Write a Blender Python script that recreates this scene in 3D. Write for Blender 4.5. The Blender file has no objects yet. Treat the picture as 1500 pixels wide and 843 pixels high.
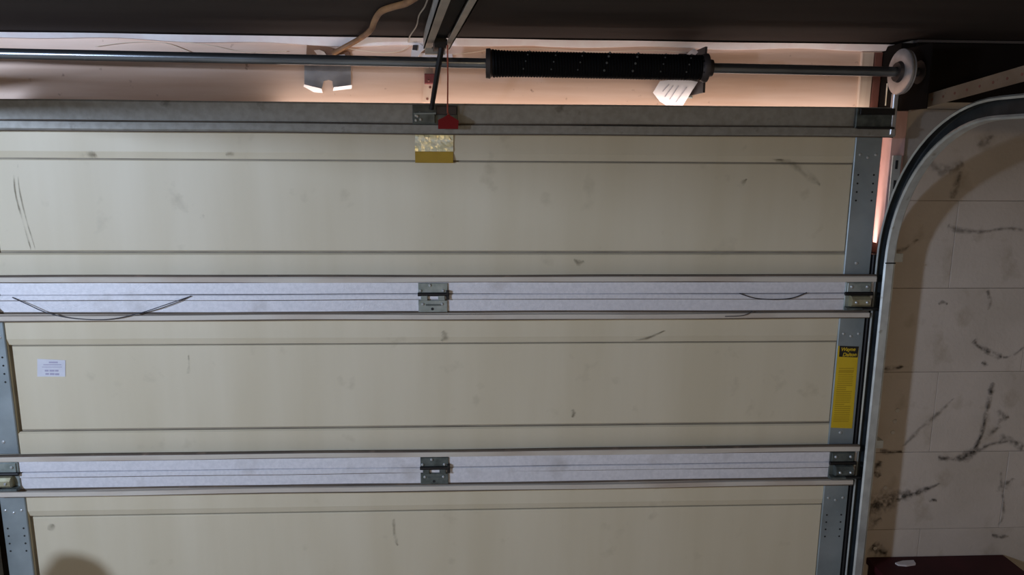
import bpy, math, random
from mathutils import Vector, Matrix
random.seed(7)
scene = bpy.context.scene
COL = scene.collection

# ------------------------------------------------------------------ camera
CAM = Vector((0.118, -2.034, 1.991))
YAW, PITCH, ROLL = math.radians(2.73), math.radians(-10.63), math.radians(0.40)
FPX = 1083.6
fwd = Vector((math.sin(YAW)*math.cos(PITCH), math.cos(YAW)*math.cos(PITCH), math.sin(PITCH)))
rgt = Vector((math.cos(YAW), -math.sin(YAW), 0)); upv = rgt.cross(fwd)
r_ = rgt*math.cos(ROLL) + upv*math.sin(ROLL); u_ = -rgt*math.sin(ROLL) + upv*math.cos(ROLL)
cd = bpy.data.cameras.new('camera'); cam = bpy.data.objects.new('camera', cd); COL.objects.link(cam)
cd.sensor_width = 36.0; cd.lens = FPX*36/1500; cd.clip_start = 0.02
cam.matrix_world = Matrix(((r_.x, u_.x, -fwd.x, CAM.x), (r_.y, u_.y, -fwd.y, CAM.y), (r_.z, u_.z, -fwd.z, CAM.z), (0, 0, 0, 1)))
scene.camera = cam

# ------------------------------------------------------------------ world and light
w = bpy.data.worlds.new('world'); scene.world = w; w.use_nodes = True
w.node_tree.nodes['Background'].inputs[0].default_value = (0.5, 0.43, 0.33, 1)
w.node_tree.nodes['Background'].inputs[1].default_value = 0.02
scene.view_settings.view_transform = 'Standard'; scene.view_settings.look = 'None'
scene.view_settings.gamma = 1.0; scene.view_settings.use_curve_mapping = False
scene.view_settings.exposure = 0.28

COOL = Vector((-2.0, -2.08, 2.122)); OPENER = Vector((0.35, -3.2, 2.12)); HB = 0.088
def point_light(name, loc, energy, color, size):
    l = bpy.data.lights.new(name, 'POINT'); l.energy = energy; l.color = color; l.shadow_soft_size = size
    o = bpy.data.objects.new(name, l); COL.objects.link(o); o.location = loc
    return o
point_light('cool_bulb_light', COOL, 166, (0.61, 0.75, 1.0), 0.08)
point_light('opener_bulb_light', OPENER, 33, (1.0, 0.73, 0.42), 0.06)
def gap_light(name, loc, rot, sx, sy, energy, color):
    # daylight from outside leaking in through the gap around the door
    l = bpy.data.lights.new(name, 'AREA'); l.shape = 'RECTANGLE'; l.size = sx; l.size_y = sy; l.energy = energy; l.color = color
    o = bpy.data.objects.new(name, l); COL.objects.link(o); o.location = loc; o.rotation_euler = rot
    return o
gap_light('daylight_gap_above_door', (0.40, 0.054, 2.085), (math.pi, 0, 0), 1.66, 0.062, 0.74, (1.0, 0.84, 0.77))
gap_light('daylight_gap_beside_door', (1.2325, 0.034, 1.90), (0, math.radians(-100), 0), 0.36, 0.02, 0.06, (1.0, 0.84, 0.77))

# ------------------------------------------------------------------ helpers
def ray(px, py): return fwd + r_*((px-750)/FPX) - u_*((py-421.5)/FPX)
def atY(px, py, Y): d = ray(px, py); return CAM + d*((Y-CAM.y)/d.y)
def atZ(px, py, Z): d = ray(px, py); return CAM + d*((Z-CAM.z)/d.z)

class MB:
    def __init__(s): s.v = []; s.f = []; s.m = []
    def add(s, vs, fs, mi=0):
        o = len(s.v); s.v += [tuple(v) for v in vs]
        for f in fs: s.f.append([i+o for i in f]); s.m.append(mi)
        return s
    def box(s, x0, x1, y0, y1, z0, z1, mi=0):
        return s.add([(x, y, z) for x in (x0, x1) for y in (y0, y1) for z in (z0, z1)],
                     [(0, 1, 3, 2), (4, 6, 7, 5), (0, 4, 5, 1), (2, 3, 7, 6), (0, 2, 6, 4), (1, 5, 7, 3)], mi)
    def bevbox(s, x0, x1, y0, y1, z0, z1, b, mi=0):
        # a box whose interior-facing (-y) face is chamfered by b
        a = [(x0, y1, z0), (x1, y1, z0), (x1, y1, z1), (x0, y1, z1)]
        m = [(x0, y0+b, z0), (x1, y0+b, z0), (x1, y0+b, z1), (x0, y0+b, z1)]
        c = [(x0+b, y0, z0+b), (x1-b, y0, z0+b), (x1-b, y0, z1-b), (x0+b, y0, z1-b)]
        fs = [(3, 2, 1, 0), (8, 9, 10, 11)]
        for i in range(4):
            j = (i+1) % 4
            fs += [(i, j, 4+j, 4+i), (4+i, 4+j, 8+j, 8+i)]
        return s.add(a+m+c, fs, mi)
    def tube(s, pts, r, n=10, cap=True, mi=0, rs=None):
        pts = [Vector(p) for p in pts]; rings = []
        t0 = (pts[1]-pts[0]).normalized()
        a = Vector((0, 0, 1)) if abs(t0.z) < .9 else Vector((1, 0, 0))
        nrm = t0.cross(a).normalized()
        for i, p in enumerate(pts):
            t = (pts[min(i+1, len(pts)-1)]-pts[max(i-1, 0)]).normalized()
            nrm = (nrm - t*nrm.dot(t)).normalized(); b = t.cross(nrm)
            rr = rs[i] if rs else r
            rings.append([p + (nrm*math.cos(k*2*math.pi/n) + b*math.sin(k*2*math.pi/n))*rr for k in range(n)])
        vs = [v for g in rings for v in g]; fs = []
        for i in range(len(pts)-1):
            for k in range(n):
                fs.append((i*n+k, i*n+(k+1) % n, (i+1)*n+(k+1) % n, (i+1)*n+k))
        if cap: fs += [tuple(range(n-1, -1, -1)), tuple((len(pts)-1)*n+k for k in range(n))]
        return s.add(vs, fs, mi)
    def lathe(s, prof, origin, axis='x', n=24, mi=0):
        o = Vector(origin); vs = []; fs = []
        for a, r in prof:
            for k in range(n):
                c, q = r*math.cos(k*2*math.pi/n), r*math.sin(k*2*math.pi/n)
                vs.append(o + (Vector((a, c, q)) if axis == 'x' else Vector((c, a, q)) if axis == 'y' else Vector((c, q, a))))
        for i in range(len(prof)-1):
            for k in range(n):
                fs.append((i*n+k, i*n+(k+1) % n, (i+1)*n+(k+1) % n, (i+1)*n+k))
        fs += [tuple(range(n-1, -1, -1)), tuple((len(prof)-1)*n+k for k in range(n))]
        return s.add(vs, fs, mi)
    def extrude_x(s, prof, x0, x1, n=1, dz=None, mi=0, close=True):
        # prof: closed list of (y, z)
        k = len(prof); vs = []; fs = []
        for i in range(n+1):
            x = x0+(x1-x0)*i/n; d = dz(x) if dz else 0
            vs += [(x, y, z+d) for y, z in prof]
        for i in range(n):
            for j in range(k):
                fs.append((i*k+j, i*k+(j+1) % k, (i+1)*k+(j+1) % k, (i+1)*k+j))
        fs += [tuple(range(k-1, -1, -1)), tuple(n*k+j for j in range(k))]
        return s.add(vs, fs, mi)
    def plate(s, outline, y0, y1, mi=0):
        # outline: list of (x, z) ; thickness between y0 (near) and y1 (far)
        k = len(outline)
        vs = [(x, y0, z) for x, z in outline]+[(x, y1, z) for x, z in outline]
        fs = [tuple(range(k)), tuple(range(2*k-1, k-1, -1))]
        for i in range(k): fs.append((i, (i+1) % k, k+(i+1) % k, k+i))
        return s.add(vs, fs, mi)
    def sweep(s, path, prof, mi=0):
        # path in the y,z plane: list of (y, z, ny, nz) with inward normal ; prof: open list of (x, d) with d measured along the normal, made a thin shell
        t = 0.0018; vs = []; fs = []; k = len(prof)
        off = []
        for i in range(k):
            a = prof[max(i-1, 0)]; b = prof[min(i+1, k-1)]
            tx, td = b[0]-a[0], b[1]-a[1]; L = math.hypot(tx, td)
            off.append((prof[i][0]-td/L*t, prof[i][1]+tx/L*t))
        full = list(prof)+off[::-1]; K = len(full)
        for (y, z, ny, nz) in path:
            vs += [(x, y+ny*d, z+nz*d) for x, d in full]
        for i in range(len(path)-1):
            for j in range(K): fs.append((i*K+j, i*K+(j+1) % K, (i+1)*K+(j+1) % K, (i+1)*K+j))
        n0 = len(s.m); s.add(vs, fs+[tuple(range(K-1, -1, -1)), tuple((len(path)-1)*K+j for j in range(K))], mi)
        for q in range(len(fs)):
            if k <= q % K < K-1: s.m[n0+q] = 1
        return s
    def build(s, name, mats, parent=None, smooth=False):
        me = bpy.data.meshes.new(name); me.from_pydata(s.v, [], s.f)
        if not isinstance(mats, (list, tuple)): mats = [mats]
        for m in mats: me.materials.append(m)
        me.polygons.foreach_set('material_index', s.m); me.update()
        import bmesh
        bm = bmesh.new(); bm.from_mesh(me); bmesh.ops.recalc_face_normals(bm, faces=bm.faces); bm.to_mesh(me); bm.free()
        if smooth:
            me.polygons.foreach_set('use_smooth', [True]*len(me.polygons)); me.set_sharp_from_angle(angle=math.radians(38))
        return link(name, me, parent)
def link(name, me, parent=None):
    o = bpy.data.objects.new(name, me); COL.objects.link(o)
    if parent: o.parent = parent; o.matrix_parent_inverse = Matrix.Translation(-parent.location if parent.parent is None else Vector())
    return o
def tag(o, label, cat, group=None):
    o['label'] = label; o['category'] = cat
    if group: o['group'] = group
    return o
def lab(o, label): o['label'] = label; return o
def thing(name, label, cat, loc=(0, 0, 0), group=None):
    o = bpy.data.objects.new(name, None); COL.objects.link(o); o.location = loc; o.empty_display_size = .05
    return tag(o, label, cat, group)
def struct(o, label=None):
    o['kind'] = 'structure'
    if label: o['label'] = label
    return o

def mat(name, c1, rough=.6, metal=0., c2=None, scale=8., detail=4., stretch=(1, 1, 1), lo=.35, hi=.65, bump=0., bscale=200., c3=None, s3=3., lo3=.6, hi3=.75, spec=.5, emit=None):
    m = bpy.data.materials.new(name); m.use_nodes = True; nt = m.node_tree; N = nt.nodes; L = nt.links
    b = N['Principled BSDF']; b.inputs['Roughness'].default_value = rough; b.inputs['Metallic'].default_value = metal
    b.inputs['Specular IOR Level'].default_value = spec
    b.inputs['Base Color'].default_value = (*c1, 1)
    tc = N.new('ShaderNodeTexCoord'); src = None
    def layer(prev, colr, sc, lo, hi, st, seed):
        mp = N.new('ShaderNodeMapping'); mp.inputs['Scale'].default_value = st; mp.inputs['Location'].default_value = (seed, seed*1.7, seed*.3)
        L.new(tc.outputs['Object'], mp.inputs['Vector'])
        nz = N.new('ShaderNodeTexNoise'); nz.inputs['Scale'].default_value = sc; nz.inputs['Detail'].default_value = detail
        L.new(mp.outputs[0], nz.inputs['Vector'])
        mr = N.new('ShaderNodeMapRange'); mr.inputs[1].default_value = lo; mr.inputs[2].default_value = hi
        L.new(nz.outputs[0], mr.inputs[0])
        mx = N.new('ShaderNodeMix'); mx.data_type = 'RGBA'
        L.new(mr.outputs[0], mx.inputs[0])
        if prev is None: mx.inputs[6].default_value = (*c1, 1)
        else: L.new(prev, mx.inputs[6])
        mx.inputs[7].default_value = (*colr, 1)
        return mx.outputs[2]
    if c2: src = layer(None, c2, scale, lo, hi, stretch, 1.3)
    if c3: src = layer(src, c3, s3, lo3, hi3, (1, 1, 1), 5.1)
    if src: L.new(src, b.inputs['Base Color'])
    if bump:
        nz = N.new('ShaderNodeTexNoise'); nz.inputs['Scale'].default_value = bscale; nz.inputs['Detail'].default_value = 3
        L.new(tc.outputs['Object'], nz.inputs['Vector'])
        bp = N.new('ShaderNodeBump'); bp.inputs['Strength'].default_value = bump; bp.inputs['Distance'].default_value = .002
        L.new(nz.outputs[0], bp.inputs['Height']); L.new(bp.outputs[0], b.inputs['Normal'])
    if emit:
        b.inputs['Emission Color'].default_value = (*emit[0], 1); b.inputs['Emission Strength'].default_value = emit[1]
    return m
def streak_mat(name, col, op=.8, scale=60.):
    m = bpy.data.materials.new(name); m.use_nodes = True; nt = m.node_tree; N = nt.nodes; L = nt.links
    b = N['Principled BSDF']; b.inputs['Base Color'].default_value = (*col, 1); b.inputs['Roughness'].default_value = .9; b.inputs['Specular IOR Level'].default_value = .1
    tc = N.new('ShaderNodeTexCoord'); nz = N.new('ShaderNodeTexNoise'); nz.inputs['Scale'].default_value = scale; nz.inputs['Detail'].default_value = 5
    L.new(tc.outputs['Object'], nz.inputs['Vector'])
    mr = N.new('ShaderNodeMapRange'); mr.inputs[1].default_value = .33; mr.inputs[2].default_value = .68; mr.inputs[4].default_value = op
    at = N.new('ShaderNodeAttribute'); at.attribute_name = 'soft'
    mu = N.new('ShaderNodeMath'); mu.operation = 'MULTIPLY'
    L.new(nz.outputs[0], mr.inputs[0]); L.new(mr.outputs[0], mu.inputs[0]); L.new(at.outputs['Fac'], mu.inputs[1]); L.new(mu.outputs[0], b.inputs['Alpha'])
    return m

M = {}
M['door'] = mat('door_paint', (.62, .553, .415), .55, c2=(.57, .50, .36), scale=2.6, stretch=(3.2, 1, .35), bump=.12, bscale=14, c3=(.48, .42, .30), s3=13, lo3=.64, hi3=.80)
M['lip'] = mat('rail_edge_paint', (.56, .51, .44), .55, c2=(.43, .35, .28), scale=16, stretch=(.3, 1, 1), lo=.45, hi=.75)
M['galv'] = mat('rail_galvanised', (.72, .71, .745), .5, .12, c2=(.64, .635, .67), scale=120, bump=.35, bscale=300, c3=(.48, .46, .46), s3=9, lo3=.6, hi3=.8)
M['toprail'] = mat('top_rail_steel', (.32, .31, .28), .55, .2, c2=(.26, .25, .22), scale=60, c3=(.15, .14, .12), s3=22, lo3=.66, hi3=.78)
M['stile'] = mat('stile_steel', (.34, .385, .40), .42, .4, c2=(.25, .29, .30), scale=9, bump=.1)
M['hole'] = mat('dark_hole', (.02, .02, .02), .9)
M['hinge'] = mat('hinge_zinc', (.36, .40, .385), .42, .55, c2=(.24, .28, .26), scale=40)
M['hingedark'] = mat('hinge_dark_zinc', (.13, .15, .14), .5, .4, c2=(.06, .07, .065), scale=40)
M['brass'] = mat('hinge_yellow_zinc', (.42, .40, .27), .42, .5, c2=(.30, .26, .15), scale=30)
M['screw'] = mat('bright_screw', (.50, .52, .52), .35, .5)
M['track'] = mat('track_galvanised', (.62, .65, .63), .36, .5, c2=(.48, .50, .49), scale=25, c3=(.28, .25, .2), s3=30, lo3=.68, hi3=.8)
M['trackinside'] = mat('track_inside_dark', (.035, .04, .045), .5, .3, c2=(.06, .07, .075), scale=20)  # inner faces of the track channel, much darker than the outside
M['bar'] = mat('rusty_angle_steel', (.34, .27, .20), .6, .3, c2=(.26, .19, .13), scale=14, c3=(.22, .09, .04), s3=40, lo3=.66, hi3=.75)
M['wood'] = mat('header_wood', (.80, .61, .50), .65, c2=(.70, .49, .37), scale=5, stretch=(.5, 1, 6), c3=(.42, .26, .19), s3=45, lo3=.69, hi3=.78)
M['plank'] = mat('pale_plank', (.82, .68, .55), .65, c2=(.70, .53, .42), scale=8, stretch=(6, 1, .5), c3=(.35, .18, .12), s3=40, lo3=.68, hi3=.75)
M['pinkwood'] = mat('pink_jamb_paint', (.78, .50, .46), .5, c2=(.62, .36, .32), scale=14, stretch=(3, 1, .6))
M['redwood'] = mat('red_stained_wood', (.30, .12, .09), .6, c2=(.2, .08, .06), scale=12)
M['trim'] = mat('torn_plaster_edge', (.95, .91, .90), .6, c2=(.90, .80, .79), scale=20)
M['ceil'] = mat('dark_ceiling_board', (.040, .031, .027), .85, c2=(.030, .022, .019), scale=4, stretch=(.4, 2, 1), spec=.2)
M['nearblack'] = mat('near_black_matt', (.010, .008, .007), .9, c2=(.014, .010, .008), scale=6, spec=.1)
M['block'] = mat('painted_block', (.52, .455, .395), .85, c2=(.46, .40, .34), scale=6, bump=.5, bscale=90, c3=(.36, .30, .235), s3=11, lo3=.62, hi3=.8, spec=.2)
M['mortar'] = mat('painted_mortar', (.47, .41, .355), .9, c2=(.39, .34, .29), scale=20, spec=.2)
M['concrete'] = mat('concrete_floor', (.54, .48, .40), .8, c2=(.46, .41, .34), scale=3)
M['plaster'] = mat('grey_plaster', (.40, .355, .30), .9, c2=(.34, .30, .25), scale=3)
M['shaft'] = mat('shaft_steel', (.26, .28, .30), .28, .85, c2=(.17, .18, .19), scale=30, stretch=(.2, 1, 1))
M['spring'] = mat('spring_black', (.004, .004, .005), .6, .0, spec=.12)
M['cone'] = mat('cone_dark_iron', (.06, .05, .05), .5, .4)
M['dab'] = mat('white_paint_dab', (.10, .105, .10), .7)
M['drum'] = mat('drum_cast_aluminium', (.68, .68, .70), .30, .6, c2=(.45, .44, .45), scale=18)
M['paper'] = mat('white_paper_tag', (.86, .85, .87), .6, c2=(.76, .75, .79), scale=22)
M['ink'] = mat('grey_ink', (.42, .41, .46), .7)
M['railpaint'] = mat('opener_rail_paint', (.40, .36, .30), .5, .2, c2=(.30, .27, .23), scale=10)
M['black'] = mat('black_steel', (.012, .011, .011), .5, .3)
M['chain'] = mat('greasy_chain', (.008, .008, .008), .7, .0, spec=.1)
M['redcord'] = mat('red_cord', (.40, .09, .05), .8)
M['redplastic'] = mat('red_plastic', (.20, .004, .008), .5, spec=.2)
M['conduit'] = mat('amber_cable_sheath', (.34, .17, .065), .5, c2=(.20, .095, .04), scale=25)
M['wirepale'] = mat('pale_wire', (.80, .66, .52), .5)
M['wireblack'] = mat('black_wire', (.02, .02, .03), .5)
M['tape'] = mat('silver_tape', (.46, .47, .49), .34, .5, c2=(.34, .34, .36), scale=25, bump=.4, bscale=60)
M['tapeedge'] = mat('silver_tape_fold', (.85, .85, .87), .3, .3)
M['card'] = mat('brown_cardboard', (.26, .14, .08), .8, c2=(.16, .08, .05), scale=20)
M['foil'] = mat('gold_foil', (.75, .70, .42), .28, .35, c2=(.88, .88, .72), scale=35, stretch=(.5, 1, 2.2), bump=.8, bscale=60)
M['ochre'] = mat('ochre_foil', (.30, .18, .008), .45, .1, c2=(.38, .24, .015), scale=30, stretch=(.4, 1, 1))
M['yellow'] = mat('yellow_label', (.66, .46, .02), .5, c2=(.58, .39, .015), scale=12)
M['yelink'] = mat('label_fine_print', (.44, .29, .01), .6)
M['blacklab'] = mat('black_label_print', (.015, .012, .01), .5)
M['whitelab'] = mat('white_label', (.62, .62, .67), .5, c2=(.57, .57, .63), scale=30)
M['violet'] = mat('violet_ink', (.36, .34, .45), .6)
M['maroon'] = mat('maroon_paint', (.045, .005, .008), .6, c2=(.028, .003, .005), scale=7, spec=.25)
M['scrap'] = mat('white_scrap', (.55, .50, .49), .8)
M['grimeshade'] = mat('brown_grime_shade', (.13, .10, .075), .8, c2=(.07, .055, .044), scale=12, stretch=(.4, 1, 1), c3=(.18, .13, .10), s3=18)  # brown strips: grime on the lip tops, gap shade put into their colour
M['groove'] = mat('groove_shade', (.34, .30, .23), .8, c2=(.26, .225, .17), scale=10)  # darker tone puts the shade inside the inset groove into its colour
M['soot'] = streak_mat('wall_soot', (.03, .025, .02), .85, 70)
M['soot2'] = streak_mat('wall_faint_soot', (.07, .06, .045), .60, 60)
M['scuff'] = streak_mat('door_scuff', (.18, .15, .10), .65, 26)
M['white_spot'] = mat('white_glue_spot', (.50, .47, .43), .8)
M['rust'] = mat('rust_red_box', (.22, .05, .05), .6)
M['lampmetal'] = mat('lamp_metal', (.5, .5, .5), .4, .6)
M['cylinder'] = mat('grey_cylinder_paint', (.25, .27, .25), .5)

def streak(name, pts, wd, m, parent, y, ydir=-1, t=.0006):
    # a flat smear following pts [(x, z)], its width list wd, lying on plane y
    L_, R_ = [], []
    for i, p in enumerate(pts):
        a = pts[max(i-1, 0)]; b = pts[min(i+1, len(pts)-1)]
        dx, dz = b[0]-a[0], b[1]-a[1]; q = math.hypot(dx, dz) or 1; n = (-dz/q, dx/q)
        h = wd[i]/2
        L_.append((p[0]+n[0]*h, p[1]+n[1]*h)); R_.append((p[0]-n[0]*h, p[1]-n[1]*h))
    mb = MB(); n = len(pts)
    vs = [(x, y-t, z) for x, z in L_]+[(p[0], y-t, p[1]) for p in pts]+[(x, y-t, z) for x, z in R_]
    fs = [(i, i+1, n+i+1, n+i) for i in range(n-1)]+[(n+i, n+i+1, 2*n+i+1, 2*n+i) for i in range(n-1)]
    o = mb.add(vs, fs).build(name, m, parent)
    at = o.data.attributes.new('soft', 'FLOAT', 'POINT')
    val = [0.0]*n+[1.0 if 0 < i < n-1 else 0.0 for i in range(n)]+[0.0]*n
    at.data.foreach_set('value', val)
    return o
def fine(pts, k=6):
    # Catmull-Rom refine
    out = []
    P = [pts[0]]+list(pts)+[pts[-1]]
    for i in range(1, len(P)-2):
        p0, p1, p2, p3 = [Vector(q) for q in P[i-1:i+3]]
        for j in range(k):
            t = j/k
            out.append(.5*((2*p1)+(p2-p0)*t+(2*p0-5*p1+4*p2-p3)*t*t+(3*p1-p0-3*p2+p3)*t**3))
    out.append(Vector(pts[-1])); return out
def pxstreak(name, px, wpx, m, parent, Y):
    n = len(px); pts = fine([(atY(a, b, Y).x, 0, atY(a, b, Y).z) for a, b in px], 6)
    N_ = len(pts); ws = []
    for i in range(N_):
        t = i/(N_-1)*(n-1); k = min(int(t), n-2); f = t-k
        wv = 1.7*(wpx[k]*(1-f)+wpx[k+1]*f)*2.05/FPX
        ws.append(max(wv*(.75+.5*random.random()), .0006))
    return streak(name, [(p.x, p.z) for p in pts], ws, m, parent, Y)

# ------------------------------------------------------------------ the setting
FLZ, CEZ = 0.08, 2.288
def plane_struct(name, box_, m):
    return struct(MB().box(*box_).build(name, m))
floor = plane_struct('floor', (-4.2, 2.5, -5.2, .3, FLZ-.1, FLZ), M['concrete'])
ceiling = plane_struct('ceiling', (-4.2, 2.5, -5.2, .3, CEZ, CEZ+.1), M['ceil'])
wl = plane_struct('wall_left', (-4.3, -4.2, -5.2, .3, FLZ, CEZ), M['plaster'])
wr = plane_struct('wall_right', (2.5, 2.6, -5.2, .3, FLZ, CEZ), M['plaster'])
wb = plane_struct('wall_back', (-4.2, 2.5, -5.3, -5.2, FLZ, CEZ), M['plaster'])

# front wall, right of the door: mortar backing and painted blocks
wf = struct(MB().box(1.30, 2.5, .016, .25, FLZ, CEZ).box(-4.2, -1.31, .016, .25, FLZ, CEZ).build('wall_front', M['mortar']))
CH = .252; z0 = 1.351-5*CH; bw = .50
blk_cache = {}
def block(x0, x1, za, zb):
    g = .0005
    key = (round(x1-x0, 3), round(zb-za, 3))
    if key not in blk_cache:
        o = MB().bevbox(0, key[0]-2*g, 0, .03, 0, key[1]-2*g, .0009).build('concrete_block', M['block'], wf); blk_cache[key] = o.data
    else: o = link('concrete_block', blk_cache[key], wf)
    o.location = (x0+g, .008+random.uniform(-.0005, .0005), za+g)
for i in range(9):
    za = z0+i*CH; zb = min(za+CH, CEZ)
    if za < FLZ: za = FLZ
    if zb-za < .03: continue
    x = 1.30 - (0.07 if i % 2 else .32); first = True
    while x < 2.5:
        a, b = max(x, 1.305), min(x+bw, 2.495)
        if b-a > .06: block(a, b, za, zb)
        x += bw
# header beam over the opening, planks and jambs
hd = struct(MB().box(-1.6, 1.262, .004+HB, .16+HB, 2.0, CEZ).build('trim_1', M['wood']), 'pinkish wooden header beam above the garage door')
hp = struct(MB().bevbox(1.20, 1.236, HB-.005, HB+.004, 2.0, 2.265, .002).build('trim_2', M['plank']), 'pale upright plank end on the header')
hr = struct(MB().bevbox(1.238, 1.262, HB-.003, HB+.004, 2.0, 2.265, .002).build('trim_3', M['redwood']), 'red stained upright strip beside the pale plank')
jr = struct(MB().box(1.262, 1.300, -.002, .16+HB, FLZ, 2.10).box(1.236, 1.2625, .045, .075, FLZ, 2.10).build('trim_4', M['pinkwood']), 'pink painted door jamb on the right')
jl = struct(MB().bevbox(-1.31, -1.244, -.003, .16, FLZ, 2.06, .002).build('trim_5', M['nearblack']), 'dark door jamb on the left')
sj = struct(MB().bevbox(1.231, 1.2615, -.022, .040, FLZ, 1.705, .002).build('trim_9', M['black']), 'black strip added for the shade on the lower right jamb')  # black strip standing in for the shade over the lower jamb
# pale torn plaster edge along the ceiling line: wavy strip
mb = MB(); n = 90; top = []; bot = []
for i in range(n+1):
    x = -1.55+2.83*i/n
    wv = .0022*math.sin(x*5.3)+.0014*math.sin(x*13+1)
    th = .013+.003*math.sin(x*3.1+2)+.002*math.sin(x*17)
    if x > .3: wv -= .003*math.exp(-((x-.38)/.12)**2)
    top.append((x, CEZ-.004+wv*.3)); bot.append((x, CEZ-.006-th+wv))
vs = [(x, HB-.024, z) for x, z in top]+[(x, HB-.012, z) for x, z in bot]+[(x, HB+.004, z) for x, z in bot]+[(x, HB+.004, z) for x, z in top]
m_ = n+1; fs = []
for i in range(n):
    for a, b in ((0, 1), (1, 2), (2, 3), (3, 0)):
        fs.append((a*m_+i, a*m_+i+1, b*m_+i+1, b*m_+i))
fs += [(0, m_, 2*m_, 3*m_), (n, m_+n, 2*m_+n, 3*m_+n)]
struct(mb.add(vs, fs).build('trim_6', M['trim']), 'bright torn plaster edge where header meets ceiling')
struct(MB().box(1.263, 1.302, -.002, .16+HB, 2.102, CEZ-.009).bevbox(1.302, 2.49, -.012, .008, 2.125, CEZ-.009, .002).build('trim_7', M['nearblack']), 'near-black facing high on the wall above the right track')  # near-black covering over the upper wall and the jamb top
struct(MB().box(1.30, 2.49, -.016, .008, CEZ-.008, CEZ-.002).build('trim_8', mat('thin_grey_bead', (.10, .085, .08), .8)), 'thin grey bead at the ceiling above the near-black facing')
# soot and cobweb marks on the wall
WY = .0066
for px, wd, m in (
    ([(1322, 655), (1345, 632), (1372, 608), (1398, 583)], [3, 7, 6, 2], 'soot2'),
    ([(1373, 671), (1395, 673), (1415, 669), (1428, 660)], [6, 5, 14, 8], 'soot'),
    ([(1426, 661), (1436, 640), (1444, 608), (1452, 572), (1454, 560)], [9, 5, 6, 9, 3], 'soot'),
    ([(1425, 664), (1455, 650), (1485, 648), (1500, 655)], [8, 5, 5, 8], 'soot2'),
    ([(1266, 745), (1290, 736), (1318, 728), (1350, 720), (1378, 708)], [34, 26, 18, 10, 2], 'soot'),
    ([(1426, 498), (1434, 508), (1452, 518), (1468, 524)], [8, 5, 8, 7], 'soot'),
    ([(1468, 524), (1482, 522), (1500, 508)], [4, 4, 3], 'soot2'),
    ([(1388, 330), (1402, 337), (1440, 340), (1470, 335), (1500, 338)], [4, 6, 5, 4, 4], 'soot2'),
    ([(1288, 661), (1305, 663), (1322, 662)], [8, 5, 3], 'soot'),
    ([(1292, 540), (1308, 540), (1324, 537)], [7, 5, 3], 'soot'),
    ([(1374, 446), (1381, 443), (1388, 446)], [3, 4, 3], 'soot'),
    ([(1394, 292), (1400, 272), (1408, 250)], [6, 9, 4], 'soot2'),
    ([(1430, 215), (1446, 206), (1456, 198)], [5, 8, 4], 'soot2'),
    ([(1360, 240), (1385, 250), (1412, 238)], [8, 14, 6], 'soot2'),
    ([(1300, 370), (1325, 365), (1345, 350)], [4, 5, 3], 'soot2'),
    ([(1462, 600), (1470, 612), (1478, 610)], [5, 8, 5], 'soot2'),
    ([(1448, 640), (1462, 625), (1466, 612)], [5, 7, 4], 'soot2'),
    ([(1462, 640), (1478, 645), (1498, 660)], [6, 9, 6], 'soot2'),
    ([(1458, 720), (1472, 712), (1484, 700)], [5, 10, 5], 'soot2'),
    ([(1452, 784), (1465, 787), (1478, 785)], [4, 5, 4], 'soot'),
    ([(1438, 530), (1443, 534), (1447, 537)], [5, 6, 4], 'soot'),
    ([(1360, 735), (1366, 733), (1372, 735)], [3, 6, 3], 'soot'),
    ([(1288, 700), (1284, 690), (1290, 675)], [8, 12, 6], 'soot'),
    ([(1446, 425), (1450, 440), (1447, 455)], [4, 5, 3], 'soot2'),
    ([(1272, 775), (1280, 765), (1292, 760)], [10, 12, 8], 'soot2'),
    ([(1276, 800), (1284, 806), (1300, 812)], [16, 16, 10], 'soot'),
    ([(1465, 690), (1470, 750), (1462, 770)], [4, 5, 3], 'soot2'),
): pxstreak('soot_mark', px, wd, M[m], wf, WY)
for px, py in ((1315, 602), (1311, 618), (1308, 634), (1297, 715), (1282, 804)):
    c = atY(px, py, WY); MB().lathe([(-.0012, .003), (-.0006, .0062), (.001, .007)], (c.x, WY, c.z), 'y', 10).build('glue_spot', M['white_spot'], wf)

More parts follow.
